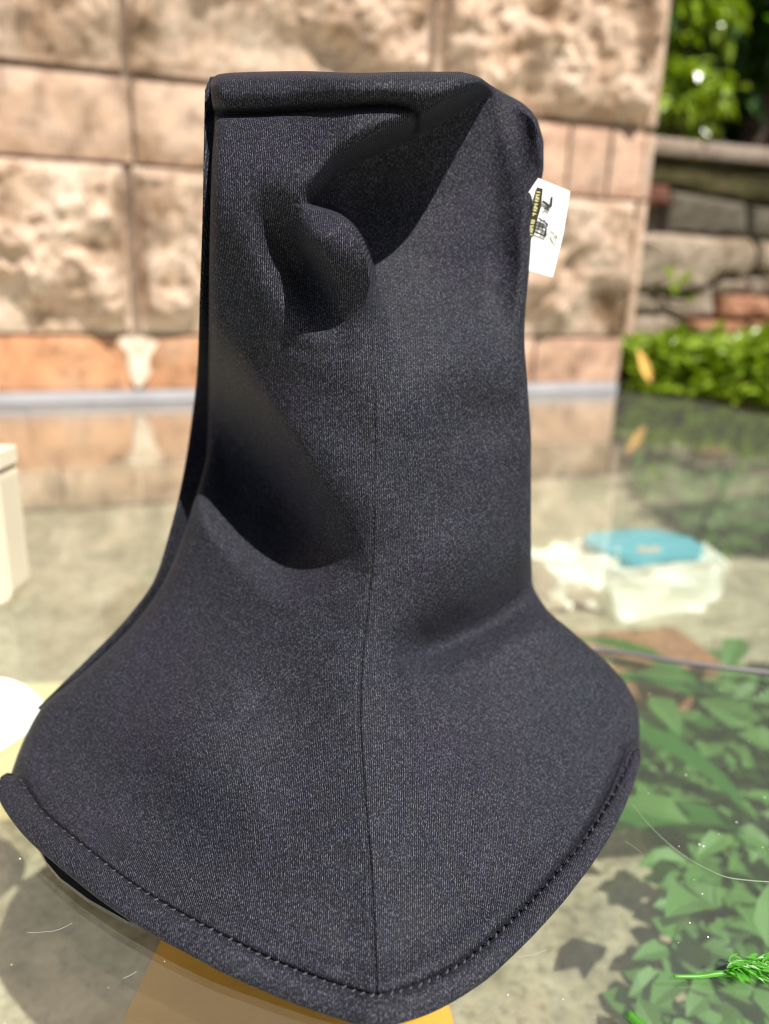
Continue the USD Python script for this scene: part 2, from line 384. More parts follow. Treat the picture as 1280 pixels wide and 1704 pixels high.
def rubble(pxy, mat, name='stone', stand=.03, seed=1, rnd=.006):
    """An irregular stone on the low wall, its outline given by points on the wall's face."""
    pg = Polygon([lp(*q) for q in pxy]).buffer(-rnd).buffer(rnd, quad_segs=3)
    if pg.geom_type != 'Polygon':
        pg = max(pg.geoms, key=lambda g: g.area)
    ring = np.array(shapely.segmentize(pg, .02).exterior.coords)[:-1]
    c = np.array(pg.centroid.coords[0]); L = len(ring)
    lv, hs = [1.0, 1.0, .9, .72, .45, .2], [-.06, .45, .85, 1.0, 1.05, 1.05]
    V = []
    for a, h in zip(lv, hs):
        q = c + (ring - c) * a
        nn = meshkit.fbm(np.c_[q * 26, np.full(L, seed * 3.1)], 4, seed) - .5
        V.append(onwall(q[:, 0], LOFF + (h * stand if h > 0 else h) + (nn * stand * 1.1 if h > .5 else 0), q[:, 1]))
    V.append(onwall(c[:1], np.array([LOFF + stand * 1.05]), c[1:])[0].reshape(1, 3) if False else onwall(np.array([c[0]]), np.array([LOFF]), np.array([0.]))[:1] + 0)
    V[-1] = (WA + WW * c[0] + WN * (LOFF + stand) + UPZ * c[1])[None]
    v = np.vstack(V); f = []
    sgn = Polygon(ring).exterior.is_ccw
    for r in range(len(lv) - 1):
        for k in range(L):
            k2 = (k + 1) % L
            f += [[r * L + k, r * L + k2, (r + 1) * L + k2], [r * L + k, (r + 1) * L + k2, (r + 1) * L + k]]
    top = (len(lv) - 1) * L
    f += [[top + k, top + (k + 1) % L, len(v) - 1] for k in range(L)]
    f = np.array(f)
    if not sgn:
        f = f[:, ::-1]
    return part(name, trimesh.Trimesh(v, f, process=False), mat, low, smooth=40)


def cz(cx, cy):
    return (1000 + cx / 3.55, 220 + cy / 3.55)


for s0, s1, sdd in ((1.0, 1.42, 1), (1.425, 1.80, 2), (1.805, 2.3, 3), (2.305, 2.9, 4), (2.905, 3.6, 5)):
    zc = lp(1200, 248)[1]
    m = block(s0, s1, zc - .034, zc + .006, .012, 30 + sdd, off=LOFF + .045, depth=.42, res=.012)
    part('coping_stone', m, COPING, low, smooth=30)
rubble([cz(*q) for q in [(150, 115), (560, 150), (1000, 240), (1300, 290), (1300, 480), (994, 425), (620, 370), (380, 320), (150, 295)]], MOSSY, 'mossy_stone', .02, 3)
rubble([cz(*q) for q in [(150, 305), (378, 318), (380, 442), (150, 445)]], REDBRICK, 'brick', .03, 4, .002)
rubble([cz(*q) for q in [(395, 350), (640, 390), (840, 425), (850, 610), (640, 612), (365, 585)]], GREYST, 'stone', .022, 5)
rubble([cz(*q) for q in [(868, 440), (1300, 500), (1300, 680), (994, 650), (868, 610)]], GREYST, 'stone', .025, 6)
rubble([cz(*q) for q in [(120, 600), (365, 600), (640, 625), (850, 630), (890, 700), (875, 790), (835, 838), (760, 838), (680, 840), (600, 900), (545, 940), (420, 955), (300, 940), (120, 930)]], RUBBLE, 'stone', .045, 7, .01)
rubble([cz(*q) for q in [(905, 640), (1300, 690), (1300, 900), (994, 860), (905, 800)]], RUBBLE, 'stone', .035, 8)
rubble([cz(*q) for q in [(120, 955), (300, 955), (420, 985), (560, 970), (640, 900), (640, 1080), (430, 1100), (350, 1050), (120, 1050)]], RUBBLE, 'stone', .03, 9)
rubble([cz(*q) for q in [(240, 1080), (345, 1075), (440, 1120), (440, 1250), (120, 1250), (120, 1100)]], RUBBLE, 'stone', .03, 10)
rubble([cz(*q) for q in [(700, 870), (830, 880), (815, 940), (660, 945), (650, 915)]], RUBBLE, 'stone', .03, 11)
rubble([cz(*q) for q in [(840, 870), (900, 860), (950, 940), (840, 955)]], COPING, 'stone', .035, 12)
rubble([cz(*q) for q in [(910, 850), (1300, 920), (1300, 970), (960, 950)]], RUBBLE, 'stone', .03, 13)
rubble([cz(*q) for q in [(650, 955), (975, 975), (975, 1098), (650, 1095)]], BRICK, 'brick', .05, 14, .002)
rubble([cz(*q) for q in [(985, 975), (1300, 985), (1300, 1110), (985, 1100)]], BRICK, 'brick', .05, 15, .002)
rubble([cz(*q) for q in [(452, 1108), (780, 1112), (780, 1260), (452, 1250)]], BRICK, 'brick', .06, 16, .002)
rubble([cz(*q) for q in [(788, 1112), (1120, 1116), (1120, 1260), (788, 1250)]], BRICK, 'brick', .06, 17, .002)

# ------------------------------------------------------------------ leaves
def leaf_shape(l, w, fold=.18, curl=.25, n=3):
    """A leaf along +x: 2n+2 points, a fold along the rib and a drooping tip."""
    t = np.linspace(0, 1, n + 2)
    wd = np.sin(np.pi * t ** .8) * w / 2
    rib = np.stack([t * l, 0 * t, -curl * l * t ** 2], 1)
    a = rib + np.stack([0 * t, wd, wd * fold * 2], 1); b = rib + np.stack([0 * t, -wd, wd * fold * 2], 1)
    v = np.vstack([rib, a[1:-1], b[1:-1]]); f = []
    A = [0] + list(range(n + 2, 2 * n + 2)) + [n + 1]; B = [0] + list(range(2 * n + 2, 3 * n + 2)) + [n + 1]
    for i in range(n + 1):
        for X, sg in ((A, 1), (B, -1)):
            q = [i, i + 1, X[i + 1], X[i]]
            for tri in ((q[0], q[1], q[2]), (q[0], q[2], q[3])):
                if len(set(tri)) == 3:
                    f.append(tri if sg > 0 else tri[::-1])
    return v, np.array(f)


def scatter_leaves(pos, dirs, ups, shape, scale):
    v, f = shape
    d = dirs / np.linalg.norm(dirs, axis=1)[:, None]
    s = np.cross(ups, d); s /= np.maximum(np.linalg.norm(s, axis=1), 1e-6)[:, None]
    u = np.cross(d, s)
    V = pos[:, None] + scale[:, None, None] * (v[None, :, :1] * d[:, None] + v[None, :, 1:2] * s[:, None] + v[None, :, 2:] * u[:, None])
    F = f[None] + (np.arange(len(pos)) * len(v))[:, None, None]
    return trimesh.Trimesh(V.reshape(-1, 3), F.reshape(-1, 3), process=False)


def crown(center, rad, n, size, seed, clumps=40, droop=.5, asp=.5):
    r = np.random.default_rng(seed)
    cc = r.normal(size=(clumps, 3)); cc /= np.linalg.norm(cc, axis=1)[:, None]
    cc *= (r.uniform(.25, 1, (clumps, 1)) ** .5) * np.asarray(rad)
    k = r.integers(0, clumps, n)
    pos = np.asarray(center) + cc[k] + r.normal(size=(n, 3)) * np.asarray(rad) * r.uniform(.10, .2, (n, 1))
    dirs = r.normal(size=(n, 3)) + cc[k] / np.linalg.norm(rad) * 1.2; dirs[:, 2] -= droop
    ups = np.c_[r.normal(size=(n, 2)) * .5, np.ones(n)]
    return scatter_leaves(pos, dirs, ups, leaf_shape(size, size * asp, n=2), r.uniform(.6, 1.25, n))


def tree(label, base, height, crad, ccz, nleaf, lsize, mat, seed, trunk_r=.06, name='tree', lean=(0, 0), asp=.5, clumps=40):
    base = np.asarray(base, float)
    t = thing(name, label, 'tree' if name == 'tree' else 'shrub', at=base)
    r = np.random.default_rng(seed)
    top = base + np.array([lean[0], lean[1], height])
    k = np.linspace(0, 1, 14)[:, None]
    pts = base + (top - base) * k + np.c_[np.sin(k * 5 + seed) * .04 * height / 2, np.cos(k * 4 + seed) * .03 * height / 2, 0 * k] * k
    tr = tube(pts, trunk_r * (1.15 - .85 * k[:, 0]) , 9)
    limbs = [tr]
    c = np.array([top[0], top[1], base[2] + ccz])
    for i in range(9):
        a = pts[r.integers(4, 12)]
        e = c + r.normal(size=3) * np.asarray(crad) * .55
        q = np.linspace(0, 1, 6)[:, None]
        limbs.append(tube(a + (e - a) * q + np.c_[0 * q, 0 * q, np.sin(q * 3.1) * .06], trunk_r * .42 * (1 - .8 * q[:, 0]), 6))
    part('trunk', trimesh.util.concatenate(limbs), BARK, t, smooth=True)
    part('crown', crown(c, crad, nleaf, lsize, seed + 50, asp=asp, clumps=clumps), mat, t)
    return t


ZB = lp(1200, 248)[1] - .08     # soil level behind the low wall
bed = onwall(np.array([1.02, 7, 7, 1.02]), np.array([LOFF - .3, LOFF - .3, -7, -7]), np.full(4, ZB))
part('raised_bed', trimesh.Trimesh(np.vstack([bed, bed - [0, 0, .5]]), [[0, 1, 2], [0, 2, 3], [0, 4, 5], [0, 5, 1], [3, 2, 6], [3, 6, 7]], process=False), SOIL, kind='structure')


def behind(s, o):
    p = onwall(s, LOFF - o, ZB); return p


tree('green leafy tree with a brown trunk at the right edge behind the coping', behind(2.72, .75), 1.9, (.55, .45, .6), 1.15, 4500, .11, LEAF_MID, 11, .07, clumps=34)
tree('dense dark green tree rising beside the corner of the block wall', behind(2.28, 1.0), 2.0, (.55, .45, .75), 1.0, 6500, .12, LEAF_MID, 12, .05, clumps=34)
tree('bright green sunlit shrub just above the coping beside the block wall', behind(2.03, .36), .3, (.15, .12, .13), .27, 600, .065, LEAF_BRIGHT, 13, .008, 'shrub', clumps=14)
tree('pale green shrub with drooping leaves in front of the dark trees', behind(2.16, .5), .6, (.13, .12, .2), .50, 260, .085, LEAF_BRIGHT, 14, .01, 'shrub', clumps=14)
tree('tall green tree spreading high above the low rubble wall', behind(4.4, 1.6), 3.0, (1.2, 1.0, .8), 2.6, 7000, .13, LEAF_MID, 15, .10, clumps=60)
tree('far dark tree filling the gap behind the others', behind(3.5, 2.6), 3.0, (1.7, .8, 1.6), 1.5, 11000, .17, LEAF_DARK, 16, .10, clumps=60)
tree('tall mid green tree right of the glass table, its branches over the low wall', (3.0, 1.9, GROUND), 1.9, (.62, .55, .40), 1.62, 3200, .10, LEAF_MID, 17, .05, clumps=44)

# ground cover bed beside the glass
gc = []
r = np.random.default_rng(21)
N = 9000
ss, oo = r.uniform(1.46, 2.4, N), r.uniform(LOFF + .04, .33, N)
keep = (oo < .055 + .30 * sstep(1.44, 1.75, ss)) & ~((ss < END + .03) & (oo < .02))
ss, oo = ss[keep], oo[keep]
lim_ = .055 + .30 * sstep(1.44, 1.75, ss)
hh = (.07 + .075 * meshkit.fbm(np.c_[ss * 9, oo * 9, 0 * ss], 3, 3)) * (.25 + .75 * sstep(0, .10, lim_ - oo)) + r.uniform(-.05, .012, len(ss))
hh = np.maximum(hh, .006)
pos = onwall(ss, oo, hh)
dirs = np.c_[r.normal(size=(len(ss), 2)), r.uniform(-.2, .8, len(ss))]
gc = scatter_leaves(pos, dirs, np.c_[r.normal(size=(len(ss), 2)) * .35, np.ones(len(ss))], leaf_shape(.042, .030, n=2), r.uniform(.6, 1.3, len(ss)))
part('ground_cover', gc, LEAF_BRIGHT, kind='stuff', label='bright green low leafy ground cover beside the glass table edge', category='ground cover')
bs = onwall(np.array([END + .001, 3.4, 3.4, END + .001]), np.array([LOFF + .0, LOFF + .0, .36, .0]), np.full(4, .03))
part('planting_bed', trimesh.Trimesh(np.vstack([bs, bs - [0, 0, .25]]), [[0, 2, 1], [0, 3, 2], [3, 7, 6], [3, 6, 2], [0, 4, 7], [0, 7, 3]], process=False), SOIL, kind='structure')
lf = leaf_shape(.085, .022, n=4, curl=.05)
b0 = np.array(atY(1083, 637, 1.78)); d0 = np.array(atY(1062, 578, 1.80)) - b0
part('fallen_leaf', scatter_leaves(b0[None], d0[None], np.array([[0, -1.0, .3]]), lf, np.array([1.0])), plain('yellowed_leaf', (0.62, 0.36, 0.09), .6, .3, .2, 40), label='yellowed orange leaf upright among the green ground cover', category='leaf')
wd = []
for cx, cy, l in ((350, 960, .05), (370, 900, .05), (345, 850, .045), (400, 990, .04)):
    q = np.array(lp(*cz(cx, cy))); wd.append((onwall(q[0], LOFF + .07, q[1]), l))
wm = scatter_leaves(np.array([w[0] for w in wd]), np.array([[-.3, -.2, 1], [.4, -.3, .8], [-.7, -.3, .5], [.3, -.5, .2]]), np.array([[0, -1.0, .4]] * 4), leaf_shape(1, .5, n=2), np.array([w[1] for w in wd]))
part('wall_weed', wm, LEAF_BRIGHT, label='small yellow-green weed growing from a crack in the rubble wall', category='plant')

# ------------------------------------------------------------------ glass table
table = thing('glass_table', 'clear greenish glass table top reaching back to the stone wall', 'table')
P0, P1 = onwall(-2.6, .021, 0.), onwall(1.425, .021, 0.)
P2 = np.array(atZ(1150, 664, 0.)); P3 = np.array(atZ(1280, 690, 0.))
P4 = P3 + (P3 - P2) / np.linalg.norm(P3 - P2) * .9
outline = np.array([P0[:2], P1[:2], P2[:2], P3[:2], P4[:2], [1.2, -.5], [-1.8, -.5]])
pg = Polygon(outline)
slab = trimesh.creation.extrude_polygon(pg, .008, engine='earcut'); slab.apply_translation((0, 0, -.008))
gt = part('glass_top', slab, GLASS, table)
trim = trimesh.creation.box((4.03, .014, .022)); trim.apply_transform(R_); trim.apply_translation(onwall(-.59, .012, .0125))
part('rear_trim', trim, plain('pale_grey_trim', (0.3, 0.3, 0.33), .45, .5, .12, 9), table)
for x, y in ((-1.5, -.35), (1.0, -.35), (-1.75, .9), (1.35, .75)):
    part('leg', trimesh.creation.cylinder(.018, .208, sections=16, transform=trimesh.transformations.translation_matrix((x, y, -.115))), plain('leg_metal', (.3, .3, .3), .4), table, smooth=40)
# dust, droplets and scratches on the glass
dm = []
r = np.random.default_rng(5)
for i in range(420):
    x, y = r.uniform(-.35, .4), r.uniform(.2, .75) 
    m = trimesh.creation.icosphere(1, r.uniform(.00012, .00042)); m.apply_scale((1, 1, .5)); m.apply_translation((x, y, .0002)); dm.append(m)
part('dust_speck', trimesh.util.concatenate(dm), plain('pale_dust', (.75, .75, .7), .5, .6), table, kind='stuff')
for a, b_, c_ in (((45, 1552), (85, 1550), (120, 1536)), ((205, 1628), (215, 1624), (228, 1616)), ((860, 1592), (880, 1590), (910, 1580)), ((1040, 1400), (1056, 1410), (1068, 1420))):
    q = np.array([atZ(*p, .0003) for p in curve([a, b_, c_], 8)])
    part('scratch', tube(q, .00009, 5), plain('scratch_white', (.26, .26, .24), .6), table)

# ------------------------------------------------------------------ the hood
TL, TR, BL, BR = (350, 140), (905, 235), (14, 1305), (1058, 1262)
Tc = np.array([TL, (354, 130), (366, 123), (400, 120), (500, 118), (600, 121), (690, 119), (760, 119), (795, 127), (818, 142), (842, 156), (868, 170), (892, 195), TR], float)
Lc = np.array([TL, (352, 165), (357, 195), (353, 260), (350, 350), (348, 450), (347, 600), (345, 740), (318, 850), (277, 960), (225, 1035), (160, 1100), (110, 1142), (75, 1170), (47, 1215), (27, 1262), BL], float)
Rc = np.array([TR, (905, 275), (898, 315), (890, 370), (883, 430), (873, 560), (878, 640), (884, 740), (884, 880), (886, 965), (908, 1012), (960, 1060), (1010, 1105), (1046, 1145), (1063, 1185), (1065, 1228), BR], float)
Bc = np.array([BL, (50, 1365), (112, 1420), (215, 1500), (340, 1572), (455, 1628), (560, 1667), (625, 1684), (690, 1669), (770, 1630), (855, 1560), (930, 1480), (1000, 1388), (1038, 1316), BR], float)


def param(pts, k):
    p = (pts[:, k] - pts[0, k]) / (pts[-1, k] - pts[0, k])
    p = np.maximum.accumulate(p + np.arange(len(p)) * 1e-6); p /= p[-1]
    return [PchipInterpolator(p, pts[:, j]) for j in (0, 1)]


fT, fB, fL, fR = param(Tc, 0), param(Bc, 0), param(Lc, 1), param(Rc, 1)


def coons(s, t, fT, fB, fL, fR, c):
    out = []
    for j in (0, 1):
        out.append((1 - t) * fT[j](s) + t * fB[j](s) + (1 - s) * fL[j](t) + s * fR[j](t)
                   - ((1 - s) * (1 - t) * c[0][j] + s * (1 - t) * c[1][j] + (1 - s) * t * c[2][j] + s * t * c[3][j]))
    return out


seamY = PchipInterpolator([90, 300, 500, 700, 880, 1000, 1100, 1250, 1400, 1550, 1700], [.352, .346, .336, .331, .329, .322, .309, .284, .258, .235, .2125])
seamU = PchipInterpolator([0, 470, 700, 900, 1000, 1100, 1180, 1300, 1450, 1650, 1750], [625, 622, 622, 620, 612, 601, 598, 604, 616, 625, 628])
hem_z = PchipInterpolator([-20, 14, 120, 300, 480, 625, 780, 900, 1000, 1058, 1100], [.016, .016, .019, .016, .010, .0065, .008, .010, .012, .018, .02])
ctl = [(seamU(v), v, seamY(v)) for v in (90, 200, 320, 440, 560, 680, 800, 900, 980, 1060, 1140, 1250, 1360, 1480, 1580)]
for u, v in Bc:
    ctl.append((u, v, atZ(u, v, hem_z(u))[1]))
ctl += [(350, 150, .360), (350, 300, .357), (349, 450, .358), (347, 600, .366), (345, 740, .380), (318, 850, .385), (277, 960, .380), (225, 1035, .372), (160, 1100, .362), (110, 1142, .355), (60, 1200, .348),
        (470, 200, .351), (470, 400, .344), (470, 600, .342), (470, 760, .346), (450, 950, .345), (420, 1080, .328), (350, 1200, .312), (250, 1350, .293), (200, 1200, .335), (480, 1350, .275), (480, 1200, .302),
        (880, 960, .378), (884, 780, .372), (878, 600, .370), (885, 430, .372), (895, 330, .378), (905, 230, .382), (908, 1012, .376), (960, 1060, .374), (1010, 1105, .372), (1046, 1145, .370),
        (750, 200, .358), (750, 400, .350), (750, 600, .346), (750, 780, .344), (750, 900, .343), (750, 1080, .338), (820, 1200, .333), (750, 1250, .309), (900, 1300, .318), (780, 1400, .277), (900, 1150, .352)]
ctl = np.array(ctl, float)
rbf = RBFInterpolator(ctl[:, :2] / 500, ctl[:, 2], smoothing=2e-4, kernel='thin_plate_spline')


def dist_line(U, V, pts):
    """(distance, signed side, position along) to a polyline; positive side = to the right of its direction (picture axes)."""
    P = np.stack([U, V], -1); best = np.full(U.shape, 1e9); side = np.zeros(U.shape); along = np.zeros(U.shape); acc = 0
    tot = sum(np.linalg.norm(np.subtract(b, a)) for a, b in zip(pts[:-1], pts[1:]))
    for a, b in zip(pts[:-1], pts[1:]):
        a, b = np.array(a, float), np.array(b, float); d = b - a; L = np.linalg.norm(d)
        q = np.clip(((P - a) @ d) / L ** 2, 0, 1); e = P - (a + q[..., None] * d); dd = np.linalg.norm(e, axis=-1)
        s = d[0] * (P[..., 1] - a[1]) - d[1] * (P[..., 0] - a[0])
        k = dd < best; best = np.where(k, dd, best); side = np.where(k, s, side); along = np.where(k, (acc + q * L) / tot, along); acc += L
    return best, np.sign(side), along


def g2(U, V, u, v, su, sv, ang=0):
    c, s = math.cos(ang), math.sin(ang); x, y = (U - u) * c + (V - v) * s, -(U - u) * s + (V - v) * c
    return np.exp(-(x / su) ** 2 - (y / sv) ** 2)


GROOVE = curve([(352, 186), (375, 189), (430, 188), (500, 183), (580, 177), (640, 174), (672, 177), (690, 186), (692, 202), (683, 226)], 60)
LEDGE = PchipInterpolator([300, 500, 528, 560, 620, 690, 760, 812, 950], [372, 340, 322, 288, 258, 226, 188, 157, 100])
NOSE = curve([(500, 340), (528, 343), (560, 352), (590, 376), (608, 410), (618, 445), (622, 480), (622, 700), (622, 900)], 90)
CREST = curve([(500, 346), (522, 380), (547, 420), (570, 465), (588, 520), (596, 600)], 30)


def depth(U, V):
    Y = rbf(np.stack([U, V], -1).reshape(-1, 2) / 500).reshape(U.shape)
    F = np.zeros_like(Y)                                    # towards the camera
    # centre seam ridge
    du = U - seamU(V)
    F += .0035 * np.exp(-np.abs(du) / 45) * sstep(470, 560, V)
    F -= (.0012 + .0006 * sstep(950, 1150, V)) * np.exp(-(du / 3.2) ** 2) * sstep(470, 500, V)
    # overhanging fold at the top
    led = LEDGE(U)
    right = sstep(470, 600, U)
    low_left = .021 * np.exp(-((V - 335) / np.where(V < 335, 135, 170)) ** 2)
    fold = .018 * sstep(led + 10, led - 52, V)
    F += ((1 - right) * low_left + right * fold) * sstep(830, 810, U)
    # the right panel lies deeper: a pocket below the ledge, bounded by the nose-like bulge
    nd, ns, na = dist_line(U, V, NOSE)
    sd = ns * nd; w = 6 + np.clip(V - 470, 0, 300) * .35
    below = sstep(led - 34, led + 5, V)
    F -= .034 * sstep(w, -w, sd) * below * sstep(500, 550, U) * sstep(700, 420, V) * sstep(900, 800, U) ** .5
    F -= .010 * g2(U, V, 640, 320, 90, 90, -.5) * below * sstep(w, -w, sd)
    # nose-like bulge
    cd, cs, ca = dist_line(U, V, CREST)
    k = .5 + .5 * np.tanh(cs * cd / 14)
    sg = 150 * (1 - k) + 26 * k
    nose = .021 * sstep(540, 390, V) * np.exp(-(cd / sg) ** 2) * sstep(0.0, .25, ca) * sstep(-w, w, sd)
    F += nose
    F -= .027 * g2(U, V, 494, 438, 36, 92, -.5)
    # deep dent low on the left
    q = (U - 365) * -.846 + (V - 540) * .533
    lim = PchipInterpolator([-200, 320, 345, 375, 410, 490, 570, 1300], [700, 755, 790, 835, 872, 915, 900, 900])(U)
    F -= .068 * sstep(-14, 85, q) * sstep(lim + 105, lim - 125, V) * sstep(440, 690, V)
    F += .006 * np.exp(-((q + 30) / 60) ** 2) * sstep(620, 780, V) * sstep(930, 820, V)
    # waist crease on the right, faint dents
    wl, _, wa = dist_line(U, V, [(640, 1112), (720, 1075), (800, 1040), (890, 985)])
    F -= .024 * np.exp(-(wl / 38) ** 2) * sstep(0, .3, wa)
    F += .010 * g2(U, V, 770, 930, 100, 70, -.4)
    F -= .008 * g2(U, V, 805, 695, 75, 50)
    F += .004 * g2(U, V, 780, 590, 90, 60)
    F += .005 * g2(U, V, 290, 1190, 120, 90, -.6)
    F += .013 * g2(U, V, 360, 1290, 210, 110, .5)
    F += .012 * g2(U, V, 830, 1290, 190, 110, -.6)
    # right shoulder falls back from an edge running down from the top corner
    edge = PchipInterpolator([100, 150, 270, 400, 500, 1750], [815, 822, 850, 868, 878, 1300])(V)
    F -= .008 * sstep(edge - 10, edge + 46, U) * sstep(520, 380, V)
    # rolled rim along the top, groove under it
    F += .004 * np.exp(-((V - 150) / 24) ** 2) * sstep(840, 780, U)
    gd, gs, ga = dist_line(U, V, [tuple(p) for p in GROOVE])
    F -= .009 * np.exp(-(gd / 5.5) ** 2) * sstep(1.0, .97, ga)
    F -= .004 * np.exp(-(gd / 16) ** 2) * sstep(1.0, .9, ga)
    # creases running out from the waist, and small slackness of the cloth
    for ln_, am in (([(600, 1085), (540, 1100), (450, 1150), (380, 1230)], .0012), ([(596, 1130), (540, 1170), (490, 1240)], .0009), ([(640, 1130), (690, 1180), (720, 1250)], .0009), ([(626, 900), (600, 960), (540, 1010), (450, 1030)], .0014), ([(640, 720), (700, 740), (780, 720)], .0008), ([(450, 560), (520, 590), (600, 580)], .0010)):
        ld_, _, la_ = dist_line(U, V, ln_)
        F -= am * np.exp(-(ld_ / 11) ** 2) * np.sin(np.pi * la_) ** .6
    F += .0030 * (meshkit.fbm(np.stack([U / 120, V / 120, 0 * U], -1), 3, 4) - .5)
    return Y - F


def shell(nu=430, nv=620):
    a = np.linspace(0, 1, nu); s1 = .72 * a + .28 * (1 - np.cos(np.pi * a)) / 2
    b = np.linspace(0, 1, nv); t1 = b ** 1.08
    s, t = np.meshgrid(s1, t1)
    U, V = coons(s, t, fT, fB, fL, fR, (TL, TR, BL, BR))
    Y = depth(U, V)
    W = (fR[0](t) - fL[0](t))
    de = np.minimum(s, 1 - s) * W
    w = 20.0
    Y += .012 * (1 - np.sqrt(np.clip(1 - ((w - np.minimum(de, w)) / w) ** 2, 0, 1)))
    bd, _, _ = dist_line(U, V, [tuple(p) for p in curve(Bc, 60)])
    Y += .0045 * np.exp(-((bd - 22) / 6) ** 2) - .0012 * np.exp(-((bd - 50) / 16) ** 2)
    dt = V - fT[1](s)
    w = 16.0
    Y += .016 * (1 - np.sqrt(np.clip(1 - ((w - np.clip(dt, 0, w)) / w) ** 2, 0, 1)))
    return s, t, U, V, Y


s_, t_, U_, V_, Y_ = shell()
outer = atY(U_, V_, Y_)
inner = outer + np.array([0, .0035, 0])
nv, nu = U_.shape
idx = np.arange(nv * nu).reshape(nv, nu)
q = np.stack([idx[:-1, :-1], idx[1:, :-1], idx[1:, 1:], idx[:-1, 1:]], -1).reshape(-1, 4)
nn_ = nv * nu
ring = np.r_[idx[0, :], idx[1:, -1], idx[-1, -2::-1], idx[-2:0:-1, 0]]
k2 = np.roll(ring, -1)
faces = np.vstack([q, q[:, ::-1] + nn_, np.stack([ring, k2, k2 + nn_, ring + nn_], 1)])
hood = thing('neoprene_hood', 'black neoprene hood standing upright on the glass with flared bib', 'hood', at=(0, .33, 0))
part('front_shell', (np.vstack([outer.reshape(-1, 3), inner.reshape(-1, 3)]), faces), NEO, hood, smooth=True)

# back of the hood: a second sheet seen as a thin strip along the left edge
bT = np.array([(341, 150), (348, 128), (372, 126), (600, 128), (780, 135), (835, 170), (868, 215)], float)
bL = np.array([(341, 150), (339, 250), (337, 360), (333, 480), (329, 600), (316, 720), (301, 810), (281, 890), (258, 962), (208, 1032), (150, 1092), (100, 1141), (60, 1180)], float)
bR = np.array([(868, 215), (868, 300), (862, 420), (856, 560), (862, 740), (864, 900), (870, 975), (930, 1040), (1000, 1110), (1030, 1180)], float)
bB = np.array([(60, 1180), (200, 1190), (400, 1195), (700, 1195), (1030, 1180)], float)
gT, gB, gL, gR = param(bT, 0), param(bB, 0), param(bL, 1), param(bR, 1)
s, t = np.meshgrid(np.linspace(0, 1, 60), np.linspace(0, 1, 90))
Ub, Vb = coons(s, t, gT, gB, gL, gR, (bT[0], bT[-1], bB[0], bB[-1]))
vl = V_[:, 0]; o_ = np.argsort(vl)
yl_ = np.interp(Vb, vl[o_], Y_[:, 0][o_]) + .0025
vr = V_[:, -1]; o_ = np.argsort(vr)
yr_ = np.interp(Vb, vr[o_], Y_[:, -1][o_]) + .004
yb = yl_ * (1 - s) + yr_ * s + .045 * np.sin(np.pi * s) ** .8
ob = atY(Ub, Vb, yb); ib = atY(Ub, Vb, yb + .006)
m_, n_ = Ub.shape
idx = np.arange(m_ * n_).reshape(m_, n_)
q = np.stack([idx[:-1, :-1], idx[1:, :-1], idx[1:, 1:], idx[:-1, 1:]], -1).reshape(-1, 4)
ring = np.r_[idx[0, :], idx[1:, -1], idx[-1, -2::-1], idx[-2:0:-1, 0]]; k2 = np.roll(ring, -1)
part('back_panel', (np.vstack([ob.reshape(-1, 3), ib.reshape(-1, 3)]), np.vstack([q, q[:, ::-1] + m_ * n_, np.stack([ring, k2, k2 + m_ * n_, ring + m_ * n_], 1)])), NEO, hood, smooth=50)

# hem binding: a soft roll along the bib's lower edge
hp = curve(np.vstack([[(12, 1290)], Bc, [(1062, 1246)]]), 240)
hy = depth(hp[:, 0], hp[:, 1])
hz = atY(hp[:, 0], hp[:, 1], hy)
tan = np.gradient(hz, axis=0); tan /= np.linalg.norm(tan, axis=1)[:, None]
see = hz - EYE; see /= np.linalg.norm(see, axis=1)[:, None]
upv = np.cross(tan, see); upv /= np.linalg.norm(upv, axis=1)[:, None]
upv *= np.sign(upv[:, 2])[:, None] * 1.0
nrm = np.cross(tan, upv); nrm *= -np.sign((nrm * see).sum(1))[:, None]
arc = np.linspace(0, 1, 240)
ends = np.clip(np.minimum(arc, 1 - arc) / .012, 0, 1) ** .5
halfw = np.interp(arc, [0, .05, .5, .8, .93, 1], [.0054, .0055, .0046, .0042, .0034, .0022]) * np.maximum(ends, .15)
thick = np.interp(arc, [0, .1, .5, .9, 1], [.0034, .0034, .0033, .003, .002]) * np.maximum(ends, .15)
ang = np.linspace(0, 2 * np.pi, 20, endpoint=False)
ca_, sa_ = np.sign(np.cos(ang)) * np.abs(np.cos(ang)) ** .75, np.sin(ang)
wob = 1 + .05 * meshkit.noise(np.c_[arc * 40, 0 * arc, 0 * arc], 8)
rv = hz[:, None] + nrm[:, None] * (.001 + thick[:, None, None] * np.maximum(sa_, -.6)[None, :, None]) + upv[:, None] * (halfw * wob)[:, None, None] * ca_[None, :, None]
f = [[i * 20 + k, (i + 1) * 20 + k, (i + 1) * 20 + (k + 1) % 20, i * 20 + (k + 1) % 20] for i in range(239) for k in range(20)]
bm = trimesh.Trimesh(*meshkit.arrays((np.vstack([rv.reshape(-1, 3), hz[:1], hz[-1:]]), np.array(f)))[:2], process=False)
bm.faces = np.vstack([bm.faces, [[k, (k + 1) % 20, 4800] for k in range(20)], [[4780 + (k + 1) % 20, 4780 + k, 4801] for k in range(20)]])
if bm.volume < 0:
    bm.invert()
part('hem_binding', bm, NEO, hood, smooth=True)
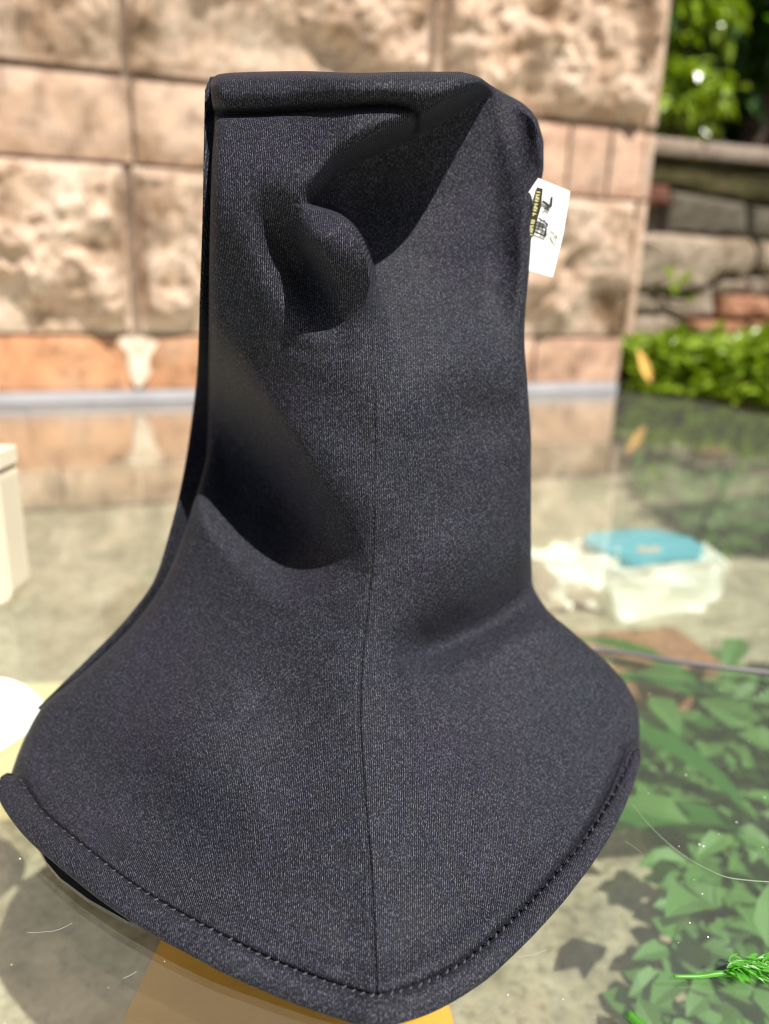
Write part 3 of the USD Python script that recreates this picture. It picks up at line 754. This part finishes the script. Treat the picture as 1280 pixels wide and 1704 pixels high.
# stitches in the groove above the binding
st = []
for i in range(4, 236, 3):
    top = hz[i] + upv[i] * halfw[i] * .98 + nrm[i] * (.0020)
    m = trimesh.creation.icosphere(1, 1.0); m.apply_scale((.0013 * rng.uniform(.7, 1.2), .00045, .0005)); T = np.eye(4)
    d = tan[i] * .75 + upv[i] * rng.uniform(.3, .9); d /= np.linalg.norm(d); T[:3, 0] = d; T[:3, 1] = np.cross(nrm[i], d); T[:3, 2] = nrm[i]; m.apply_transform(T); m.apply_translation(top); st.append(m)
part('hem_stitching', trimesh.util.concatenate(st), THREAD, hood, smooth=True, kind='stuff')
vv = np.arange(480, 1650, 9.0); uu = seamU(vv)
sp = atY(uu, vv, depth(uu, vv) - .0001)
st = []
for i, p in enumerate(sp):
    m = trimesh.creation.icosphere(1, 1.0); m.apply_scale((.0004, .0003, .0008)); m.apply_translation(p + [rng.uniform(-.0003, .0003), 0, 0]); st.append(m)
part('seam_stitching', trimesh.util.concatenate(st), INK, hood, smooth=True, kind='stuff')
# smooth lining showing under the left of the hem, resting on the glass
ln = [(60, 1405), (78, 1438), (100, 1464), (148, 1500), (212, 1536), (298, 1564), (360, 1590), (330, 1560), (200, 1480), (110, 1415)]
lpts = np.array([atZ(*p, .004)[:2] for p in ln])
lm = trimesh.creation.extrude_polygon(Polygon(lpts).buffer(0), .002, engine='earcut'); lm.apply_translation((0, 0, .003))
part('lining', lm, LINING, hood)

# care label sewn into the right side
YL = .392
tagpts = [(896, 296), (949, 318), (938, 388), (920, 461), (870, 447), (858, 400), (866, 340)]


def tagp(p, lift):
    y = YL + .004 * sstep(880, 950, np.asarray(p)[..., 0]) - lift
    return atY(np.asarray(p)[..., 0], np.asarray(p)[..., 1], y)


def flat(poly, lift, th):
    pgn = poly if hasattr(poly, 'exterior') else Polygon(poly)
    m = trimesh.creation.extrude_polygon(pgn, 1.0, engine='earcut')
    v = np.array(m.vertices); m.vertices = tagp(v[:, :2], lift + np.where(v[:, 2] > .5, 0, -th)); m.invert()
    return m


lab = part('care_label', flat(tagpts, 0, .0005), WHITECLOTH, hood)


def tz(x, y):
    return (860 + x * 120 / 1022, 280 + y * 200 / 1704)


def stroke(pts, w):
    return LineString([tz(*p) for p in pts]).buffer(w * 1.7 * .117 / 2, cap_style='flat')


strip = [tz(*p) for p in [(290, 265), (372, 290), (345, 560), (300, 700), (270, 880), (235, 960), (180, 1000), (178, 800), (215, 560)]]
part('print_band', flat(strip, .0003, .0002), OLIVE, lab)
yl = []
for k, (x, y) in enumerate([(308, 345), (300, 385), (292, 425), (284, 470), (276, 515), (268, 560), (258, 605), (250, 650), (232, 745), (224, 785), (216, 825), (208, 865), (202, 905), (198, 945)]):
    a = [(x - 26, y - 12), (x + 24, y - 2)], [(x - 24, y + 12), (x - 6, y + 16)], [(x + 6, y + 12), (x + 22, y + 14)]
    yl += [flat(stroke(z, 9), .0006, .0002) for z in a[:1 + k % 3]]
part('yellow_lettering', trimesh.util.concatenate(yl), YELLOWINK, lab)
bk = []
for pts, w in [([(500, 400), (490, 545)], 16), ([(365, 465), (420, 500), (470, 540)], 22), ([(385, 580), (440, 560), (490, 530)], 14), ([(430, 560), (462, 610)], 14),
               ([(310, 705), (450, 800)], 14), ([(290, 755), (400, 800)], 11), ([(285, 800), (410, 850)], 11), ([(275, 850), (330, 862)], 11), ([(265, 900), (410, 970)], 15), ([(385, 730), (440, 830)], 12), ([(420, 850), (405, 975)], 16), ([(345, 720), (310, 880)], 9), ([(375, 800), (365, 930)], 9)]:
    bk.append(flat(stroke(pts, w), .0003, .0002))
part('black_lettering', trimesh.util.concatenate(bk), INK, lab)
em = [flat(stroke(p, w), .0003, .0002) for p, w in [([(440, 905), (500, 905)], 7), ([(490, 860), (545, 930)], 7), ([(480, 950), (520, 1060)], 8), ([(520, 950), (580, 990)], 7), ([(555, 1000), (545, 1075), (520, 1080)], 8), ([(560, 930), (585, 985)], 6)]]
part('small_emblem', trimesh.util.concatenate(em), plain('grey_green_print', (.3, .33, .2), .7), lab)
fine = [flat(stroke([(350 + i * 26, 190 + i * 11), (364 + i * 26, 196 + i * 11)], 6), .0003, .0002) for i in range(11)]
part('fine_print', trimesh.util.concatenate(fine), plain('faint_grey_print', (.45, .45, .47), .7), lab)

# ------------------------------------------------------------------ things on the glass
cp = curve([(905, 1082), (940, 1079), (985, 1080), (1040, 1086), (1110, 1098), (1190, 1109), (1290, 1121), (1450, 1150)], 60)
part('cable', tube(np.array([atZ(*p, .0018) for p in cp]), .0017, 10), plain('grey_cable_rubber', (.11, .1, .11), .35, .5), smooth=True, label='thin dark grey cable lying on the glass right of the hood', category='cable')

ys = [atZ(*p, GROUND + .02)[:2] for p in [(-260, 1150), (112, 1136), (260, 1240), (200, 1300), (60, 1330), (-80, 1340), (-300, 1330)]]
m = trimesh.creation.extrude_polygon(Polygon(ys), .02, engine='earcut'); m.apply_translation((0, 0, GROUND + .0005))
part('yellow_board', m, plain('pale_yellow_board', (.66, .55, .33), .7, .3, .08, 12), label='pale yellow board on the paving below the white card', category='board')
wc = Polygon([atZ(*p, .004)[:2] for p in curve([(-70, 1150), (-50, 1130), (0, 1128), (36, 1138), (62, 1157), (78, 1182), (70, 1203), (45, 1218), (0, 1247), (-40, 1268), (-70, 1250)], 50)])
m = trimesh.creation.extrude_polygon(wc, .0016, engine='earcut'); m.apply_translation((0, 0, .0026))
card = part('white_card', m, plain('white_card_paper', (.8, .8, .77), .6, .3, .03, 20), label='white round-cornered card lying on the glass left of the hood', category='card')
gm = [tube(np.array([atZ(*p, .00425) for p in curve(q, 6)]), .00025, 5) for q in ([(0, 1229), (4, 1226), (8, 1224)], [(30, 1217), (36, 1213), (42, 1214)])]
part('grey_mark', trimesh.util.concatenate(gm), plain('grey_print', (.35, .37, .36), .7), card)

# cream box at the far left
bb = np.array(atZ(22, 1012, 0.0)); hgt = .112
bx_ = trimesh.creation.extrude_polygon(Polygon([(0, 0), (-.15, 0), (-.15, hgt), (0, hgt)]).buffer(-.014).buffer(.014, quad_segs=6), .03, engine='earcut')
bv = np.array(bx_.vertices); bx_.vertices = np.c_[bv[:, 0] + bb[0], bv[:, 2] + bb[1] + .002, bv[:, 1] + .0015]; bx_.invert()
cb = thing('cream_box', 'cream plastic box with a rounded corner at the left edge of the glass', 'box', at=(bb[0] - .07, bb[1] + .03, 0))
CREAM = plain('cream_plastic', (.62, .55, .42), .4, .5, .05, 10)
part('body', bx_, CREAM, cb, smooth=35)
ld = trimesh.creation.extrude_polygon(Polygon([(-.003, 0), (-.147, 0), (-.147, .027), (-.003, .027)]).buffer(.004, quad_segs=4), .012, engine='earcut'); ld.apply_translation((bb[0], bb[1] + .0035, hgt - .002))
part('lid', ld, plain('cream_lid_plastic', (.7, .64, .5), .4, .5, .04, 10), cb, smooth=35)

# sprigs lying on the glass at the lower right
sg = thing('grass_sprig', 'bright green feathery sprig on the glass in the lower right corner', 'sprig', at=atZ(1120, 1624, 0))
sc_ = curve([(1122, 1625), (1160, 1625), (1200, 1620), (1240, 1618), (1300, 1612), (1360, 1600)], 30)
part('stem', tube(np.array([atZ(*p, .0022) for p in sc_]), np.interp(np.linspace(0, 1, 30), [0, .25, .4, 1], [.0007, .0009, .0013, .0009]), 8), VIVID, sg, smooth=True)
r = np.random.default_rng(31)
n = 420
uu = r.uniform(1205, 1350, n); vv = np.interp(uu, sc_[:, 0], sc_[:, 1]) + r.normal(size=n) * 5
pp = np.array([atZ(a, b, .003) for a, b in zip(uu, vv)]) + np.c_[0 * uu, 0 * uu, r.uniform(0, .004, n)]
dd = np.c_[r.uniform(.6, 1, n), r.normal(size=n) * .45, r.uniform(-.3, .4, n)]
part('leaflets', scatter_leaves(pp, dd, np.c_[r.normal(size=(n, 2)) * .4, np.ones(n)], leaf_shape(.0055, .0011, n=2), r.uniform(.6, 1.4, n)), VIVID, sg)
gs2 = curve([(1046, 1687), (1064, 1703), (1090, 1722), (1120, 1750)], 12)
part('grass_stalk', tube(np.array([atZ(*p, .0018) for p in gs2]), .0015, 8), VIVID, smooth=True, label='short cut green stalk at the bottom edge below the sprig', category='stalk')
for pts, lab_ in (([(1052, 1338), (1085, 1378), (1120, 1410), (1165, 1440), (1220, 1462), (1300, 1468)], 'fine pale curved hair lying on the glass at the far right'),):
    part('hair', tube(np.array([atZ(*p, .0004) for p in curve(pts, 30)]), .00022, 5), plain('pale_fibre', (.2, .27, .17), .5), label=lab_, category='hair')

# ------------------------------------------------------------------ things below the glass
def on_ground(px, py, z=GROUND):
    return np.array(atZ(px, py, z))


# white package with a blue top
pc = on_ground(1062, 1040)
pk = thing('white_package', 'white package with a bright blue top lying below the glass', 'package', at=pc)
ca2, sa2 = math.cos(.32), math.sin(.32)
RP = np.array([[ca2, -sa2, 0], [sa2, ca2, 0], [0, 0, 1]])


def soft_box(sx, sy, sz, seed, amp=.006, cr=.012):
    pgx = Polygon([(-sx / 2, -sy / 2), (sx / 2, -sy / 2), (sx / 2, sy / 2), (-sx / 2, sy / 2)]).buffer(-cr).buffer(cr, quad_segs=4)
    m = trimesh.creation.extrude_polygon(pgx, sz, engine='earcut')
    for _ in range(5):
        m = m.subdivide()
        if len(m.faces) > 12000:
            break
    v = np.array(m.vertices)
    v += (np.stack([meshkit.fbm(v * 22 + k * 9, 3, seed + k) for k in range(3)], -1) - .5) * amp * 2
    v[:, 2] = np.maximum(v[:, 2], 0)
    m.vertices = v
    return m


WHITE = plain('white_plastic_film', (.85, .84, .8), .4, .5, .03, 15)
BLUE = plain('blue_print', (.13, .5, .68), .4, .5, .06, 15)
b1 = soft_box(.18, .12, .085, 3, .016, .02); b1.vertices = b1.vertices @ RP.T + pc + [0.03, .09, 0]
part('body', b1, WHITE, pk, smooth=40)
b2 = soft_box(.165, .115, .012, 5, .006, .03); b2.vertices = b2.vertices @ RP.T + pc + [.026, .092, .0855]
bl = part('blue_top', b2, BLUE, pk, smooth=40)
b3 = soft_box(.10, .018, .003, 6, .001, .004); b3.vertices = b3.vertices @ RP.T + pc + [.04, .062, .0932]
part('white_band', b3, WHITE, bl, smooth=40)
b4 = soft_box(.04, .02, .003, 7, .001, .008); b4.vertices = b4.vertices @ RP.T + pc + [.022, .058, .096]
part('pink_patch', b4, plain('pink_print', (.75, .55, .45), .5), bl, smooth=40)
b5 = soft_box(.12, .09, .08, 8, .035, .015); b5.vertices = b5.vertices @ RP.T + pc + [-.085, .075, 0.004]
part('crumpled_flap', b5, WHITE, pk, smooth=30)
b6 = soft_box(.06, .09, .06, 9, .035, .012); b6.vertices = b6.vertices @ RP.T + pc + [.125, .13, 0.004]
part('crumpled_flap', b6, WHITE, pk, smooth=30)

b = on_ground(1088, 1190)
m = trimesh.creation.extrude_polygon(Polygon([(0, 0), (.2, 0), (.2, .1), (0, .1)]).buffer(-.006).buffer(.006, quad_segs=3), .06, engine='earcut'); v = np.array(m.vertices)
c9, s9 = math.cos(.22), math.sin(.22); m.vertices = np.c_[(v[:, 0] - .12) * c9 - v[:, 1] * s9, (v[:, 0] - .12) * s9 + v[:, 1] * c9, v[:, 2]] + b
part('loose_brick', m, BRICK, label='orange brick lying below the glass under the cable', category='brick')

# ochre board in front, below the glass
oc = [atZ(*p, -.12)[:2] for p in [(300, 1500), (285, 1560), (212, 1720), (160, 1850), (800, 1850), (745, 1704), (700, 1600), (640, 1500)]]
m = trimesh.creation.extrude_polygon(Polygon(oc).buffer(-.035).buffer(.035), .012, engine='earcut'); m.apply_translation((0, 0, -.12))
ob_ = thing('ochre_stool', 'ochre yellow stool below the glass in front of the hood', 'stool', at=(0, .3, GROUND))
OCHRE = plain('ochre_plastic', (.8, .38, .025), .45, .4, .12, 14)
part('seat', m, OCHRE, ob_, smooth=30)
cx_, cy_ = np.mean(oc, axis=0)
for dx, dy in ((-.05, -.04), (.05, -.04), (-.05, .04), (.05, .04)):
    part('leg', box(cx_ + dx, cy_ + dy, (GROUND - .121) / 2, (.02, .02, -GROUND - .121)), OCHRE, ob_)

# strap-leaved plants and low foliage below the glass on the right, thickened to imitate reflections
def strap_plant(label, base, n, length, seed, w=.03):
    base = np.array(base); r = np.random.default_rng(seed)
    t = thing('strap_plant', label, 'plant', at=base)
    for i in range(n):
        a = r.uniform(0, 6.28); l = length * r.uniform(.7, 1.2); lift = r.uniform(.35, .9)
        q = np.linspace(0, 1, 9)
        rad = l * q * .9; z = np.minimum(.18, l * (lift * q - .75 * lift * q ** 2) * 1.2)
        p = base + np.c_[np.cos(a) * rad, np.sin(a) * rad, z + .004]
        sd_ = np.array([-math.sin(a), math.cos(a), 0]); wdt = w * np.sin(np.pi * np.clip(q * .92 + .06, 0, 1)) ** .7 / 2
        v = np.vstack([p, p + sd_ * wdt[:, None] + [0, 0, .004], p - sd_ * wdt[:, None] + [0, 0, .004]])
        f = []
        for k in range(8):
            f += [[k, k + 1, 10 + k], [k, 10 + k, 9 + k], [k, 18 + k, 19 + k], [k, 19 + k, k + 1]]
        part('leaf', trimesh.Trimesh(v, f, process=False), STRAP, t, smooth=True)
    return t


strap_plant('broad green strap-leaved plant below the glass under the cable end', on_ground(1250, 1240), 5, .26, 3, .03)
strap_plant('green strap-leaved plant below the glass at the right edge of the hood', on_ground(1290, 1420), 5, .2, 4, .03)
r = np.random.default_rng(41)
n = 26000
x = r.uniform(.15, 1.3, n); y = r.uniform(.3, 1.9, n)
ok = (x > np.where(y < .71, .205 + .12 * (y - .45), .41) + .03 * np.sin(y * 14)) & ~((x < .72) & (y > .86) & (y < 1.35)) & (x - .25 * y < .95) & ~((x < .6) & (y > 1.1))
x, y = x[ok], y[ok]; n = len(x)
big = r.random(n) < .05
z = GROUND + .004 + np.where(big, r.uniform(.02, .10, n), r.uniform(0, .035, n))
mk = lambda m_, l, w: scatter_leaves(np.c_[x, y, z][m_], np.c_[r.normal(size=(m_.sum(), 2)), r.uniform(-.1, .5, m_.sum())], np.c_[r.normal(size=(m_.sum(), 2)) * .3, np.ones(m_.sum())], leaf_shape(l, w, n=2), r.uniform(.6, 1.3, m_.sum()))
fl = trimesh.util.concatenate([mk(big, .05, .026), mk(~big, .026, .02)])
part('undergrowth', fl, UNDER, kind='stuff', label='low green undergrowth on the ground below the right of the glass, thickened to imitate reflected foliage', category='undergrowth')
